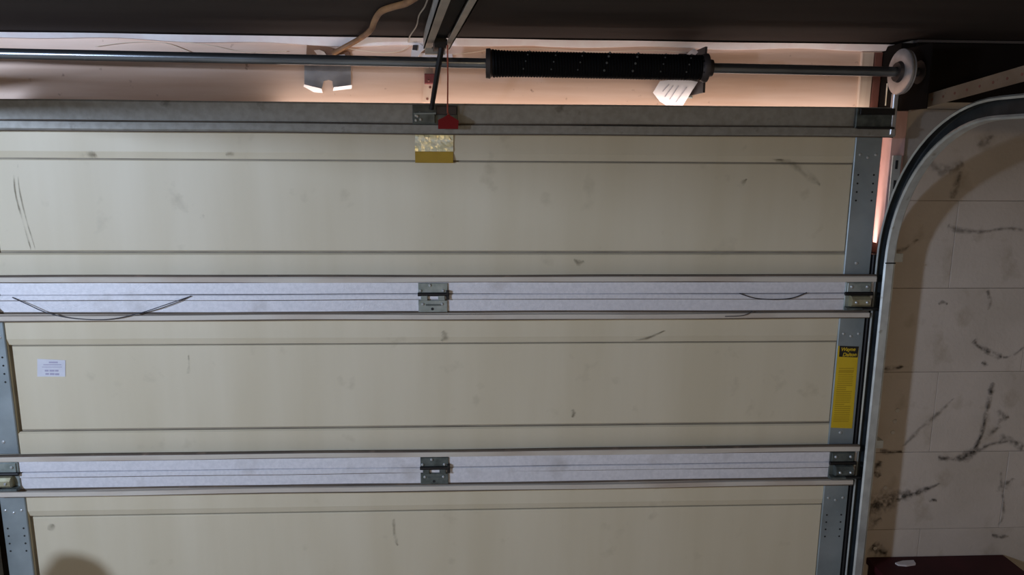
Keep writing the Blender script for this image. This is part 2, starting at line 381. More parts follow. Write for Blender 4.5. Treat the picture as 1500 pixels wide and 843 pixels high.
# ------------------------------------------------------------------ the garage door
door = thing('garage_door', 'beige sectional garage door with galvanised rails and hinges', 'garage door', (0, 0, FLZ))
XL, XR = -1.238, 1.228
IL, IR = -1.163, 1.156
SEAMS = [2.108, 1.598, 1.0925, .587, FLZ+.004]
INS = [(1.9567, 1.7126), (1.4497, 1.2063), (.9426, .699), (.437, .193)]
def wavy(seed, amp=.0007):
    a, b = random.random()*6, random.random()*6
    return lambda x: amp*(math.sin(x*4+a)+.6*math.sin(x*9+b))
BAND, INY = -.012, -.0085
for k in range(4):
    zt, zb = SEAMS[k], SEAMS[k+1]; it, ib = INS[k]
    # pressed skin: bands roll back into a groove around the inset panel
    o = [(XL, zb), (XR, zb), (XR, zt), (XL, zt)]
    g = .004
    i1 = [(IL-.004, ib-.010), (IR+.002, ib-.010), (IR+.002, it+.020), (IL-.004, it+.020)]
    i2 = [(IL-.004, ib-.006), (IR+.002, ib-.006), (IR+.002, it+.0025), (IL-.004, it+.0025)]
    vs = [(x, BAND, z) for x, z in o]+[(x, BAND, z) for x, z in i1]+[(x, BAND+.0055, z) for x, z in i2]+[(x, .0005, z) for x, z in i2]+[(x, .018, z) for x, z in o]
    fs = [(12, 13, 14, 15), (19, 18, 17, 16)]
    for i in range(4):
        j = (i+1) % 4
        fs += [(i, j, 4+j, 4+i), (4+i, 4+j, 8+j, 8+i), (8+i, 8+j, 12+j, 12+i), (i, 16+i, 16+j, j)]
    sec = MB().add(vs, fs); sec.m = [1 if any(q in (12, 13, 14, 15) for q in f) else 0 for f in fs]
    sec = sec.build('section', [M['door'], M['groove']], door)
    MB().bevbox(IL+.005, IR-.001, -.0085, .0005, ib, it-.0015, .002).build('inset_panel', M['door'], sec)
    # end stiles with punched holes
    top_stile = zt-.075 if k == 0 else zt-.06
    for sx, (a, b) in ((-1, (XL, -1.168)), (1, (1.153, XR))):
        mb = MB().bevbox(a, b, -.017, BAND, zb+.045, top_stile, .002)
        cx = (a+b)/2
        for r in range(4):
            for q in (-.021, .021):
                mb.lathe([(-.0006, .0028), (.001, .0028)], (cx+q*1.05, -.017, it-.03-.0235*r), 'y', 8, 1)
        mb.build('end_stile', [M['stile'], M['hole']], sec)
        for q, dz in ((0, .030), (-.022, .042), (.022, .042)):
            for zc in (it+dz*.6,):
                MB().lathe([(-.0022, .002), (-.0012, .0038), (0, .0042)], (cx+q, -.017, zc), 'y', 8).build('screw', M['screw'], sec)
        MB().lathe([(-.0022, .003), (-.0012, .0048), (0, .0052)], (cx-.004, -.017, ib-.032), 'y', 8).build('screw', M['screw'], sec)
    # rails
    if k == 0:
        MB().extrude_x([(BAND, 2.108), (-.050, 2.106), (-.052, 2.102), (-.047, 2.056), (-.043, 2.056), (-.046, 2.101), (BAND, 2.103)], XL+.004, XR+.008, 40, wavy(k)).build('top_rail', M['toprail'], sec)
        MB().extrude_x([(-.048, 2.0535), (-.056, 2.051), (-.057, 2.034), (-.053, 2.0295), (BAND, 2.0285), (BAND, 2.032), (-.050, 2.0335), (-.046, 2.050)], XL+.004, XR+.012, 40, wavy(k)).build('rail_lip', M['toprail'], sec)
    else:
        # top rail of the lower section: bead, galvanised face, groove, painted lip
        zc = zt
        MB().extrude_x([(BAND, zc), (-.040, zc), (-.0425, zc-.002), (-.0425, zc-.0135), (-.040, zc-.015), (-.039, zc-.0475), (-.036, zc-.0475), (-.037, zc-.004), (BAND, zc-.004)], XL+.004, XR, 40, wavy(k)).build('top_rail', M['galv'], sec)
        MB().extrude_x([(-.034, zc-.0480), (-.034, zc-.0555), (-.045, zc-.0565), (-.046, zc-.0685), (-.043, zc-.0705), (BAND, zc-.0705), (BAND, zc-.068), (-.031, zc-.066), (-.031, zc-.0480)], XL+.004, XR-.004, 40, wavy(k, .001)).build('rail_lip', M['lip'], sec)
    if k < 3:
        zc = zb
        MB().extrude_x([(BAND, zc+.002), (-.038, zc+.001), (-.040, zc+.002), (-.040, zc+.033), (-.037, zc+.033), (-.037, zc+.005), (BAND, zc+.006)], XL+.004, XR+.002, 40, wavy(k)).build('bottom_rail', M['galv'], sec)
        MB().extrude_x([(-.040, zc+.0335), (-.0455, zc+.035), (-.0460, zc+.047), (-.043, zc+.0505), (-.037, zc+.0505), (-.037, zc+.0335)], XL+.004, XR+.006, 40, wavy(k, .001)).build('rail_lip', M['lip'], sec)
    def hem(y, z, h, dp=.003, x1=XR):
        MB().extrude_x([(y, z-h/2), (y, z+h/2), (y+dp, z+h/2), (y+dp, z-h/2)], XL+.004, x1, 40, wavy(k, .0008)).build('grime_shade_line', M['grimeshade'], sec)
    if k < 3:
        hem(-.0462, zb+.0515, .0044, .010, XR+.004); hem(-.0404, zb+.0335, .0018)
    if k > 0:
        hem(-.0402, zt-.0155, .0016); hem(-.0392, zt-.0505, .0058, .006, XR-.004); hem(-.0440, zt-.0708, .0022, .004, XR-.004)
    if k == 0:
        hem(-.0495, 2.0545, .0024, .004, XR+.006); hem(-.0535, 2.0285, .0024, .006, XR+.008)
    secs = globals().setdefault('SECS', []); secs.append(sec)
SECS = globals()['SECS']

def screw(px_x, y, z, r=.0042, m='screw', parent=None, n=8):
    return MB().lathe([(-.004, r*.5), (-.0025, r*.95), (0, r)], (px_x, y, z), 'y', n).build('screw', M[m], parent)
def centre_hinge(cx, zc, m):
    h = MB().bevbox(cx-.040, cx+.040, -.0445, -.0400, zc+.003, zc+.0315, .001).build('hinge', M[m], door)
    MB().bevbox(cx-.040, cx+.039, -.0455, -.0400, zc-.049, zc-.016, .001).build('leaf', M[m], h)
    MB().tube([(cx-.041, -.047, zc+.001), (cx+.042, -.047, zc+.001)], .0052, 10).build('pin', M['black'], h, True)
    MB().bevbox(cx-.033, cx-.014, -.050, -.044, zc-.0165, zc+.005, .0015).build('knuckle', M[m], h)
    MB().bevbox(cx+.014, cx+.033, -.050, -.044, zc-.0165, zc+.005, .0015).build('knuckle', M[m], h)
    MB().bevbox(cx+.036, cx+.044, -.051, -.042, zc-.014, zc+.012, .001).build('pin_clip', M['black'], h)
    MB().bevbox(cx-.020, cx+.022, -.0475, -.0455, zc-.031, zc-.0265, .0005).build('rib', M['hingedark'], h)
    for dx, dz in ((-.008, .026), (-.034, .011), (.028, .011), (-.028, -.0265), (.025, -.0265)): screw(cx+dx, -.0445, zc+dz, .0042, 'screw', h)
    for dx in (-.002,): MB().lathe([(-.0008, .004), (.0008, .004)], (cx+dx, -.0458, zc-.040), 'y', 8).build('hole', M['hole'], h)
    return h
h1 = centre_hinge(-.003, 1.598, 'hinge'); lab(h1, 'zinc centre hinge joining the upper two sections')
h2 = centre_hinge(-.005, 1.0925, 'hingedark'); lab(h2, 'dark grey centre hinge joining the lower two sections')
def end_hinge(sx, zc, m, mu):
    a, b = (1.148, 1.222) if sx > 0 else (-1.232, -1.158)
    inn = a if sx > 0 else b
    h = MB().bevbox(a, b, -.0445, -.040, zc-.048, zc+.0325, .001).build('hinge', M[mu], door)
    MB().bevbox(a+.004, b-.004, -.048, -.0445, zc+.004, zc+.031, .0012).build('leaf', M[mu], h)
    q0, q1 = (a+.012, b-.010) if sx > 0 else (a+.002, b-.014)
    # folded roller carrier
    MB().extrude_x([(-.0445, zc-.003), (-.060, zc-.006), (-.066, zc-.014), (-.066, zc-.028), (-.060, zc-.034), (-.0445, zc-.036)], q0, q1).build('roller_carrier', M[m], h)
    for dx in (.2, .8):
        x = q0+(q1-q0)*dx
        screw(x, -.066, zc-.021, .004, 'screw', h); screw(a+(b-a)*dx, -.048, zc+.020, .0045, 'screw', h)
    MB().tube([(a-.002, -.049, zc+.0005), (b+.002, -.049, zc+.0005)], .0055, 10).build('pin', M['black'], h, True)
    MB().extrude_x([(-.0445, zc-.0365), (-.062, zc-.0385), (-.063, zc-.0445), (-.0445, zc-.048)], a, b).build('lower_flange', M['hingedark'], h)
    # roller stem and wheel running in the track
    ex = b if sx > 0 else a
    MB().tube([(ex-sx*.03, -.058, zc-.041), (ex+sx*.022, -.058, zc-.041)], .005, 8).build('roller_stem', M['black'], h, True)
    return h
for zc in (1.598, 1.0925, .587):
    lab(end_hinge(1, zc, 'brass' if zc > 1.2 else 'hingedark', 'hinge' if zc > 1.2 else 'hingedark'), 'dark end hinge with a roller carrier on the right')
    lab(end_hinge(-1, zc, 'brass', 'hinge'), 'bright end hinge with a yellowish roller carrier on the left')

# operator bracket on the top rail
br = MB().bevbox(-.049, .068, -.056, -.050, 2.052, 2.101, .001).build('operator_bracket', M['hingedark'], door)
lab(br, 'dark steel bracket where the opener arm meets the door')
MB().bevbox(-.048, .010, -.064, -.056, 2.054, 2.079, .002).build('clevis', M['hingedark'], br)
MB().bevbox(.012, .066, -.060, -.056, 2.076, 2.099, .002).build('plate', M['cone'], br)
for dx, dz in ((-.040, 2.062), (-.036, 2.072), (-.030, 2.080), (-.040, 2.074), (-.028, 2.064)): screw(dx, -.064, dz, .0038, 'screw', br)
MB().tube([(-.045, -.067, 2.079), (.012, -.067, 2.080)], .003, 8).build('pin', M['hinge'], br, True)

# gold foil label under the bracket
P = lambda px, py, Y=-.0135: atY(px, py, Y)
mb = MB(); fl = []
for j in range(7):
    for i in range(13):
        px = 608+56*i/12; py = 197+25*j/6
        p = P(px, py); fl.append((p.x, -.0150-.0016*random.random(), p.z))
fo = mb.add(fl, [(j*13+i, j*13+i+1, (j+1)*13+i+1, (j+1)*13+i) for j in range(6) for i in range(12)]).build('foil_label', M['foil'], door)
lab(fo, 'crumpled gold foil label below the opener bracket')
a, b = P(608, 222), P(664, 239)
MB().bevbox(a.x, b.x, -.0150, -.0125, b.z, a.z, .0004).build('ochre_band', M['ochre'], fo)
for i in range(3):
    a, b = P(612+18*i, 198), P(624+18*i, 205)
    MB().plate([(a.x, b.z), (b.x, b.z), (b.x-.006, a.z), (a.x+.006, a.z)], -.0178, -.0160).build('folded_tab', M['foil'], fo)

# yellow warning label on the right stile
def slab_px(q, Y, t):
    pts = [atY(px, py, Y) for px, py in q]
    return [(p.x, p.z) for p in pts]
yl = MB().plate(slab_px([(1217, 627), (1248, 628), (1258, 508), (1228, 507)], -.0172, 0), -.0178, -.0168).build('warning_label', M['yellow'], door)
lab(yl, 'long yellow warning label with black heading on the right edge')
MB().plate(slab_px([(1229, 523), (1256, 524), (1258, 508), (1230, 507)], -.0178, 0), -.0181, -.0177).build('heading_panel', M['blacklab'], yl)
for i in range(26):
    t = (i+5)/33.0
    xa, xb = 1229.5-11*t, 1254-10*t; y = 524+102*t
    if i in (9, 10, 17): xb -= 9
    ss = 1.5 if i not in (1,) else 2.6
    MB().plate(slab_px([(xa+1, y+ss), (xb-1-random.random()*3, y+ss), (xb-1, y), (xa+1, y)], -.0178, 0), -.0180, -.0177).build('print_line', M['yelink'], yl)
def text_mesh(txt, size, loc, m, parent, name, shear=0.0, bold=0.0):
    c = bpy.data.curves.new(name, 'FONT'); c.body = txt; c.size = size; c.shear = shear; c.offset = bold; c.extrude = .0001
    o = bpy.data.objects.new(name, c); COL.objects.link(o)
    bpy.context.view_layer.update()
    me = bpy.data.meshes.new_from_object(o.evaluated_get(bpy.context.evaluated_depsgraph_get()))
    bpy.data.objects.remove(o); bpy.data.curves.remove(c)
    me.transform(Matrix.Translation(loc) @ Matrix.Rotation(math.radians(90), 4, 'X'))
    me.materials.clear(); me.materials.append(m)
    return link(name, me, parent)
p = atY(1231.5, 514.5, -.0182); text_mesh('Wayne', .0148, (p.x, -.0183, p.z), M['yellow'], yl, 'lettering', .2, .0004)
p = atY(1234, 522.2, -.0182); text_mesh('Dalton', .0148, (p.x, -.0183, p.z), M['yellow'], yl, 'lettering', .2, .0004)

# small white label on the second section
wlb = MB().plate(slab_px([(55, 552), (96, 552), (96, 528), (55, 526)], INY, 0), INY-.0012, INY-.0001).build('maker_label', M['whitelab'], door)
lab(wlb, 'small white label with violet print near the left edge')
for (xa, ya, xb, yb) in ((72, 530, 85, 532.2), (64, 534, 90, 535.2), (62, 537.5, 91, 538.3), (66, 542, 71.5, 544.5), (73, 542, 80, 544.5), (81, 542, 86, 544.5), (67, 546.8, 72, 549.3), (73.5, 546.8, 80, 549.5), (81, 547, 87, 549.8)):
    MB().plate(slab_px([(xa, yb), (xb, yb), (xb, ya), (xa, ya)], INY, 0), INY-.0015, INY-.0011).build('print_line', M['violet'], wlb)

# scuffs and dirt marks on the door
for k, px, wd in (
    (0, [(1115, 215), (1140, 232), (1165, 243), (1185, 258), (1202, 272)], [4, 9, 7, 9, 3]),
    (0, [(1080, 275), (1088, 268), (1094, 262)], [3, 5, 2]),
    (0, [(20, 240), (22, 280), (32, 320), (46, 368)], [1.5, 2, 2, 1.5]),
    (0, [(26, 240), (28, 275), (38, 320), (52, 366)], [1, 1.6, 1.6, 1]),
    (0, [(120, 227), (130, 227), (140, 227)], [6, 9, 5]),
    (0, [(330, 227), (337, 226), (344, 228)], [3, 6, 3]),
    (0, [(294, 321), (297, 317), (299, 315)], [2, 5, 2]),
    (1, [(838, 600), (840, 606), (838, 612)], [3, 5, 3]),
    (1, [(276, 520), (277, 535), (276, 548)], [2, 2, 5]),
    (1, [(648, 485), (652, 493), (646, 500)], [3, 8, 3]),
    (1, [(925, 500), (950, 495), (975, 484)], [2, 3, 2]),
    (2, [(576, 760), (579, 790), (583, 800)], [3, 5, 2]),
    (2, [(72, 778), (76, 772), (78, 768)], [4, 8, 4]),
    (0, [(840, 380), (848, 385), (856, 383)], [3, 6, 3]),
):
    yy = INY if (k, px[0][0]) not in ((0, 120), (0, 330), (0, 840), (1, 648), (1, 925)) else BAND
    pxstreak('scuff', px, wd, M['scuff'], SECS[k], yy-.0004)

# ------------------------------------------------------------------ tracks
def arc_path(y0, z0, zc, R, yend, n=16):
    # y0: vertical run plane of the inner (camera side) flange; returns (y,z,ny,nz) normal points toward the outer flange
    path = [(y0, z0, 1, 0), (y0, zc, 1, 0)]
    for i in range(1, n+1):
        a = math.pi/2*i/n
        path.append((y0-R+R*math.cos(a), zc+R*math.sin(a), math.cos(a), math.sin(a)))
    path.append((yend, zc+R, 0, 1)); return path
def make_track(sx, label):
    t = thing('track_assembly', label, 'door track', (sx*1.26, -.05, FLZ))
    w_, lip = .027, .006
    xo = 1.262 if sx > 0 else 1.292
    prof = [(xo-w_, .009), (xo-w_-.002, .004), (xo-w_+.002, 0), (xo-.004, 0), (xo, .004), (xo, .046), (xo-.004, .050), (xo-w_+.002, .050), (xo-w_-.002, .046), (xo-w_, .041)]
    prof = [(sx*x, d) for x, d in prof]
    zc, R, y0 = (1.69 if sx > 0 else 1.71), .37, -.080
    def part(name, p): return MB().sweep(p, prof).build(name, [M['track'], M['trackinside']], t, True)
    part('vertical_track', [(y0, FLZ, 1, 0), (y0, zc, 1, 0)])
    full = arc_path(y0, FLZ, zc, R, -2.6, 20)
    part('curved_track', full[1:-1])
    part('horizontal_track', full[-2:])
    # joint sleeve at the foot of the curve
    MB().box(sx*(xo-w_-.001), sx*(xo+.001), y0-.0012, y0-.0002, zc-.002, zc+.0015).build('track_joint', M['black'], t)
    # perforated upper angle bar
    xb = 1.292
    ya, za, yb, zb = -.03, 2.098, -2.6, 2.30-.016
    zb = 2.255
    def zz(y): return za+(zb-za)*min((y-ya)/(-.43-ya), 1)*.42 + 0 if False else za + .042*min((y-ya)/(-.43-ya), 1.25)
    ys = [-.03, -.15, -.3, -.43, -.53, -2.6]
    vs = []; fs = []
    for y in ys:
        z = zz(y) if sx > 0 else 2.138; h = .031
        vs += [(sx*xb, y, z), (sx*xb, y, z+h), (sx*(xb+.003), y, z+h), (sx*(xb+.003), y, z)]
    for i in range(len(ys)-1):
        for j in range(4): fs.append((i*4+j, i*4+(j+1) % 4, i*4+4+(j+1) % 4, i*4+4+j))
    fs += [(0, 1, 2, 3), tuple(len(ys)*4-4+j for j in (3, 2, 1, 0))]
    ang = MB().add(vs, fs).build('angle_bar', M['bar'], t)
    vs = []; fs = []
    for y in ys:
        z = zz(y) if sx > 0 else 2.138
        vs += [(sx*xb, y, z+.031), (sx*xb, y, z+.034), (sx*(xb+.03), y, z+.034), (sx*(xb+.03), y, z+.031)]
    for i in range(len(ys)-1):
        for j in range(4): fs.append((i*4+j, i*4+(j+1) % 4, i*4+4+(j+1) % 4, i*4+4+j))
    fs += [(0, 1, 2, 3), tuple(len(ys)*4-4+j for j in (3, 2, 1, 0))]
    MB().add(vs, fs).build('angle_flange', M['bar'], t)
    for i in range(9):
        y = -.12-.045*i
        MB().lathe([(-.0008 if sx > 0 else -.0022, .0035), (.0022 if sx > 0 else .0008, .0035)], (sx*xb if sx > 0 else -xb, y, (zz(y) if sx > 0 else 2.138)+.016), 'x', 8).build('bolt_hole', M['redwood'], t)
    # wall angle behind the vertical track with slots
    wa = MB().box(sx*1.266, sx*1.290, -.010, -.0035, FLZ, 1.98).box(sx*1.262, sx*1.2655, -.075, -.004, FLZ, 1.74).build('wall_angle', M['track'], t)
    for z in (1.955, 1.90, 1.845, 1.78, 1.2, .7):
        MB().bevbox(sx*1.278-.0035, sx*1.278+.0035, -.0112, -.0095, z-.012, z+.012, .0004).build('slot', M['hole'], t)
    for z in (1.70, 1.15, .55):
        MB().box(sx*1.2625, sx*1.300, -.050, -.0035, z-.012, z+.012).build('jamb_bracket', M['track'], t)
    MB().box(sx*1.264, sx*1.292, -2.4, -2.36, 2.07, CEZ).build('hanger_strap', M['bar'], t)
    # short pale rods crossing behind the curve near the drum
    return t
make_track(1, 'galvanised door track curving along the right side of the door')
make_track(-1, 'galvanised door track along the left side of the door')

# ------------------------------------------------------------------ torsion shaft, spring, drum
SA, SB = Vector((-1.36, -.09, 2.2145)), Vector((1.262, -.09, 2.194))
def sh(x): t = (x-SA.x)/(SB.x-SA.x); return SA+(SB-SA)*t
ts = thing('torsion_shaft', 'steel torsion shaft with black spring and cable drum above the door', 'torsion shaft', (0, -.09, 2.2))
MB().tube([SA, SB], .0128, 16).build('shaft', M['shaft'], ts, True)
xa, xb = atY(716, 98, -.09).x, atY(1032, 98, -.09).x
N_ = 74; pts = []
for i in range(N_*14+1):
    a = i/14*2*math.pi; x = xa+.008+(xb-xa-.012)*i/(N_*14); c = sh(x)
    f = (x-xa)/(xb-xa); R = .0285+.004*math.exp(-f/.05)
    pts.append((x, c.y+R*math.cos(a), c.z+R*math.sin(a)))
sp = MB().tube(pts, .0043, 6).build('spring', M['spring'], ts, True)
lab(sp, 'black coil spring with rows of pale paint dots')
MB().tube([sh(xa+.006), sh(xb-.006)], .0262, 20).build('spring_core', M['spring'], sp, True)
for i, px in enumerate((770, 811, 850, 889, 931, 972, 1010)):
    for j in range(4):
        x = atY(px-3+3.2*j, 98, -.125).x; c = sh(x); a = math.radians(168+26*j)
        a = math.radians(205-32*j+0)
        rr = .0329; big = 1.5 if i in (3, 4) else 1.0
        y, z = c.y+rr*math.cos(a), c.z+rr*math.sin(a)
        MB().lathe([(-.0014, .0007), (-.0006, .0018*big), (.0012, .0022*big)], (x, y, z), 'y', 6).build('paint_dab', M['dab'], sp)
c = sh(xa); MB().lathe([(-.008, .022), (-.0075, .036), (.003, .0375), (.006, .034), (.012, .030)], c, 'x', 20).build('winding_cone', M['cone'], ts, True)
c = sh(xb); MB().lathe([(-.012, .030), (-.006, .034), (0, .036), (.006, .036), (.010, .022), (.020, .021)], c, 'x', 20).build('stationary_cone', M['cone'], ts, True)
# drum
dx = atY(1320, 105, -.09).x; c = sh(dx)
MB().lathe([(-.006, .022), (-.006, .054), (-.004, .058), (-.001, .0585), (.001, .052), (.005, .052), (.007, .056), (.009, .056), (.009, .02)], c, 'x', 32).build('cable_drum', M['drum'], ts, True)
MB().lathe([(-.014, .018), (-.014, .024), (-.005, .028)], c, 'x', 20).build('drum_hub', M['cone'], ts, True)
# spring anchor bracket on the header (carries the spring's end)
ab = thing('spring_anchor_bracket', 'dark spring anchor bracket bolted to the header at the right spring end', 'bracket', (xb+.01, HB, 2.13))
c = sh(xb+.014)
MB().box(c.x-.003, c.x+.003, -.050, HB+.004, c.z-.058, c.z+.058).build('standoff_plate', M['cone'], ab)
MB().bevbox(c.x-.036, c.x+.012, HB-.008, HB+.003, c.z+.018, c.z+.056, .002).build('upper_foot', M['black'], ab)
MB().bevbox(c.x-.030, c.x+.008, HB-.008, HB+.003, c.z-.064, c.z-.030, .002).build('lower_foot', M['hinge'], ab)
MB().lathe([(-.010, .006), (-.008, .011), (0, .012)], (c.x-.012, HB-.008, c.z+.042), 'y', 6).build('bolt', M['hingedark'], ab)
MB().lathe([(-.010, .006), (-.008, .010), (0, .011)], (c.x-.014, HB-.008, c.z-.050), 'y', 6).build('bolt', M['hingedark'], ab)
# bearing plate at the drum
bp = thing('bearing_plate', 'dark end bearing plate behind the cable drum', 'bracket', (1.27, -.05, 2.13))
MB().box(1.268, 1.272, -.135, -.003, 2.10, 2.262).build('plate', M['nearblack'], bp)
MB().lathe([(-.004, .030), (.004, .030), (.008, .02)], (1.270, -.09, 2.194), 'x', 20).build('bearing', M['cone'], bp, True)
# lift cable dropping from the drum along the jamb
cable = MB().tube([(dx-.004, -.036, 2.17), (dx-.0035, -.0358, 2.14), (dx-.003, -.0355, 2.112)], .0022, 8).build('lift_cable', M['drum'], ts, True)
lab(cable, 'thin bright steel lift cable dropping from the drum')
ca = MB().bevbox(1.222, 1.236, -.062, -.050, 2.035, 2.142, .002).build('cable_strap', M['drum'], None)
tag(ca, 'bright upright steel strap between drum and door corner', 'strap')
tb = MB().bevbox(1.124, 1.222, -.064, -.0575, 2.052, 2.104, .002).build('plate', M['hingedark'], door); tb.name = 'top_fixture'
lab(tb, 'dark top corner roller fixture on the right of the door')
MB().bevbox(1.130, 1.225, -.072, -.064, 2.086, 2.103, .002).build('roller_carrier', M['black'], tb)
MB().extrude_x([(-.064, 2.051), (-.074, 2.049), (-.074, 2.054), (-.064, 2.056)], 1.126, 1.226).build('lower_flange', M['black'], tb)

# paper tags on the spring end
def tag_sheet(name, poly, Y, label, lines, m='paper'):
    mb = MB(); P_ = [atY(px, py, Y) for px, py in poly]
    k = len(P_); cx = sum(p.x for p in P_)/k; cz = sum(p.z for p in P_)/k
    zlo, zhi = min(p.z for p in P_), max(p.z for p in P_)
    lean = lambda z: Y+.5*(HB-Y)*2*(zhi-z)/(zhi-zlo)
    P_ = [CAM+(p-CAM)*((lean(p.z)-CAM.y)/(p.y-CAM.y)) for p in P_]
    cx = sum(p.x for p in P_)/k; cz = sum(p.z for p in P_)/k; cy = sum(p.y for p in P_)/k
    vs = [(p.x, p.y-.003+random.uniform(-.003, .001), p.z) for p in P_]+[(cx, cy-.006, cz)]
    vs += [(x, y+.0012, z) for x, y, z in vs]
    fs = [(i, (i+1) % k, k) for i in range(k)]+[(k+1+(i+1) % k, k+1+i, 2*k+1) for i in range(k)]+[(i, k+1+i, k+1+(i+1) % k, (i+1) % k) for i in range(k)]
    o = tag(mb.add(vs, fs).build(name, M[m]), label, 'tag')
    for (xa, ya, xb_, yb) in lines:
        a, b = atY(xa, ya, Y), atY(xb_, yb, Y); a = atY(xa, ya, lean(a.z)-.008); b = atY(xb_, yb, lean(b.z)-.008); MB().tube([a, b], .0011, 6).build('print_line', M['ink'], o)
    return o
tag_sheet('paper_tag', [(956, 136), (966, 119), (984, 117), (1010, 118), (1022, 120), (1014, 132), (1000, 155), (976, 155), (966, 149)], -.020, 'crumpled white paper tag hanging below the black spring', [(974, 142, 986, 126), (981, 146, 994, 126), (990, 150, 1006, 128), (971, 134, 980, 124)])
tag_sheet('paper_tag', [(1003, 83), (1010, 75), (1016, 71), (1024, 78), (1022, 85), (1012, 88)], -.020, 'small pale paper scrap above the right end of the spring', [])

# ------------------------------------------------------------------ opener rail, arm, cord
RZ = 2.246
fa, fb, na, nb = atZ(621, 73, RZ), atZ(658, 71, RZ), atZ(650, 0, RZ), atZ(694, 0, RZ)
fa.y = fb.y = -.01
mid_f, mid_n = (fa+fb)/2, (na+nb)/2
d = (mid_n-mid_f).normalized(); perp = Vector((d.y, -d.x, 0)).normalized()
if perp.x < 0: perp = -perp
orl = thing('door_opener', 'door opener with pale channel rail under the ceiling, black arm and red pull cord', 'door opener', (mid_f.x, mid_f.y, RZ))
def rail_piece(o0, o1, z0_, z1_, s0, s1):
    A, B = mid_f+d*s0, mid_f+d*s1; vs = []
    for q in (A, B):
        for o in (o0, o1):
            for z in (z0_, z1_): vs.append((q.x+perp.x*o, q.y+perp.y*o, z))
    return MB().add(vs, [(0, 1, 3, 2), (4, 6, 7, 5), (0, 4, 5, 1), (2, 3, 7, 6), (0, 2, 6, 4), (1, 5, 7, 3)])
LR = 2.6
rail_piece(-.034, -.014, RZ, RZ+.003, 0, LR).build('left_flange', M['railpaint'], orl)
rail_piece(.018, .034, RZ, RZ+.003, 0, LR).build('right_flange', M['railpaint'], orl)
rail_piece(-.034, -.031, RZ, RZ+.034, 0, LR).build('left_side', M['railpaint'], orl)
rail_piece(.031, .034, RZ, RZ+.034, 0, LR).build('right_side', M['railpaint'], orl)
rail_piece(-.034, .034, RZ+.034, RZ+.037, 0, LR).build('rail_back', M['black'], orl)
rail_piece(-.013, .017, RZ+.010, RZ+.032, .02, LR).build('chain', M['chain'], orl)
rail_piece(-.012, .016, RZ-.012, RZ+.012, .05, .13).build('trolley', M['black'], orl)
rail_piece(-.030, .022, RZ-.014, RZ+.004, -.005, .012).build('header_bracket', M['railpaint'], orl)
oh = MB().bevbox(OPENER.x-.16, OPENER.x+.16, -3.15, -2.85, 2.12, 2.27, .02).build('motor_housing', M['hinge'], orl)
# arm from the trolley to the door bracket
A = atY(648, 62, -.13); B = atY(632, 160, -.070)
arm = lab(MB().tube([A, A*.3+B*.7, B], .0062, 8, rs=[.0075, .0066, .006]).build('opener_arm', M['black'], orl, True), 'black straight rod linking the opener rail to the door bracket')
MB().tube([A+Vector((-.012, 0, .0)), A+Vector((.012, 0, 0))], .008, 10).build('pivot', M['black'], arm, True)
A = atY(655.5, 66, -.14); B = atY(655.5, 166, -.085)
cord = lab(MB().tube([A, A*.5+B*.5+Vector((.0008, 0, 0)), B], .0021, 6).build('release_cord', M['redcord'], orl, True), 'thin red release cord hanging from the opener trolley')
pts = slab_px([(642, 189), (671, 189), (672, 177), (664, 172), (657, 168), (650, 172), (642, 176)], -.080, 0)
hdl = lab(MB().plate(pts, -.088, -.074).build('release_handle', M['redplastic'], orl), 'small red plastic pull handle at the end of the red cord')
p = atY(657, 169, -.081); MB().tube([(p.x-.004, p.y, p.z-.004), (p.x, p.y, p.z+.004), (p.x+.004, p.y, p.z-.004)], .003, 6).build('knot', M['redcord'], hdl)
# strap plate and small rusty box on the header behind the arm
stp = tag(MB().plate(slab_px([(619, 150), (634, 150), (635, 92), (621, 92)], HB, 0), HB+.0005, HB+.004).build('strap_plate', M['plank']), 'pale perforated strap plate on the header behind the black rod', 'plate')
for px, py in ((630, 128), (626, 145), (634, 144), (629, 98)):
    p = atY(px, py, HB); MB().lathe([(-.0012, .0035), (.0005, .0035)], (p.x, HB+.0005, p.z), 'y', 8).build('bolt', M['redwood'], stp)
p0, p1 = atY(622, 123, HB-.012), atY(637, 108, HB-.012)
rb = tag(MB().bevbox(p0.x, p1.x, HB-.016, HB+.0005, p0.z, p1.z, .002).build('junction_cap', M['rust']), 'small dark red cap fixed on the header beside the black rod', 'cap')
p = atY(628, 118, HB-.017); screw(p.x, HB-.016, p.z, .003, 'redwood', rb)
hb = thing('header_bracket', 'small whitish bracket on the header at the end of the opener rail', 'bracket', (0, 0, 2.23))
MB().plate(slab_px([(602, 84), (612, 84), (617, 76), (624, 70), (614, 64), (606, 66), (603, 74)], HB-.012, 0), HB-.016, HB+.004).build('ear', M['trim'], hb)
MB().plate(slab_px([(604, 73), (611, 74), (612, 66), (605, 66)], HB-.018, 0), HB-.019, HB-.016).build('nut', M['cone'], hb)
MB().plate(slab_px([(612, 86), (664, 87), (662, 79), (614, 78)], HB-.004, 0), HB-.006, HB+.004).build('base_plate', M['trim'], hb)

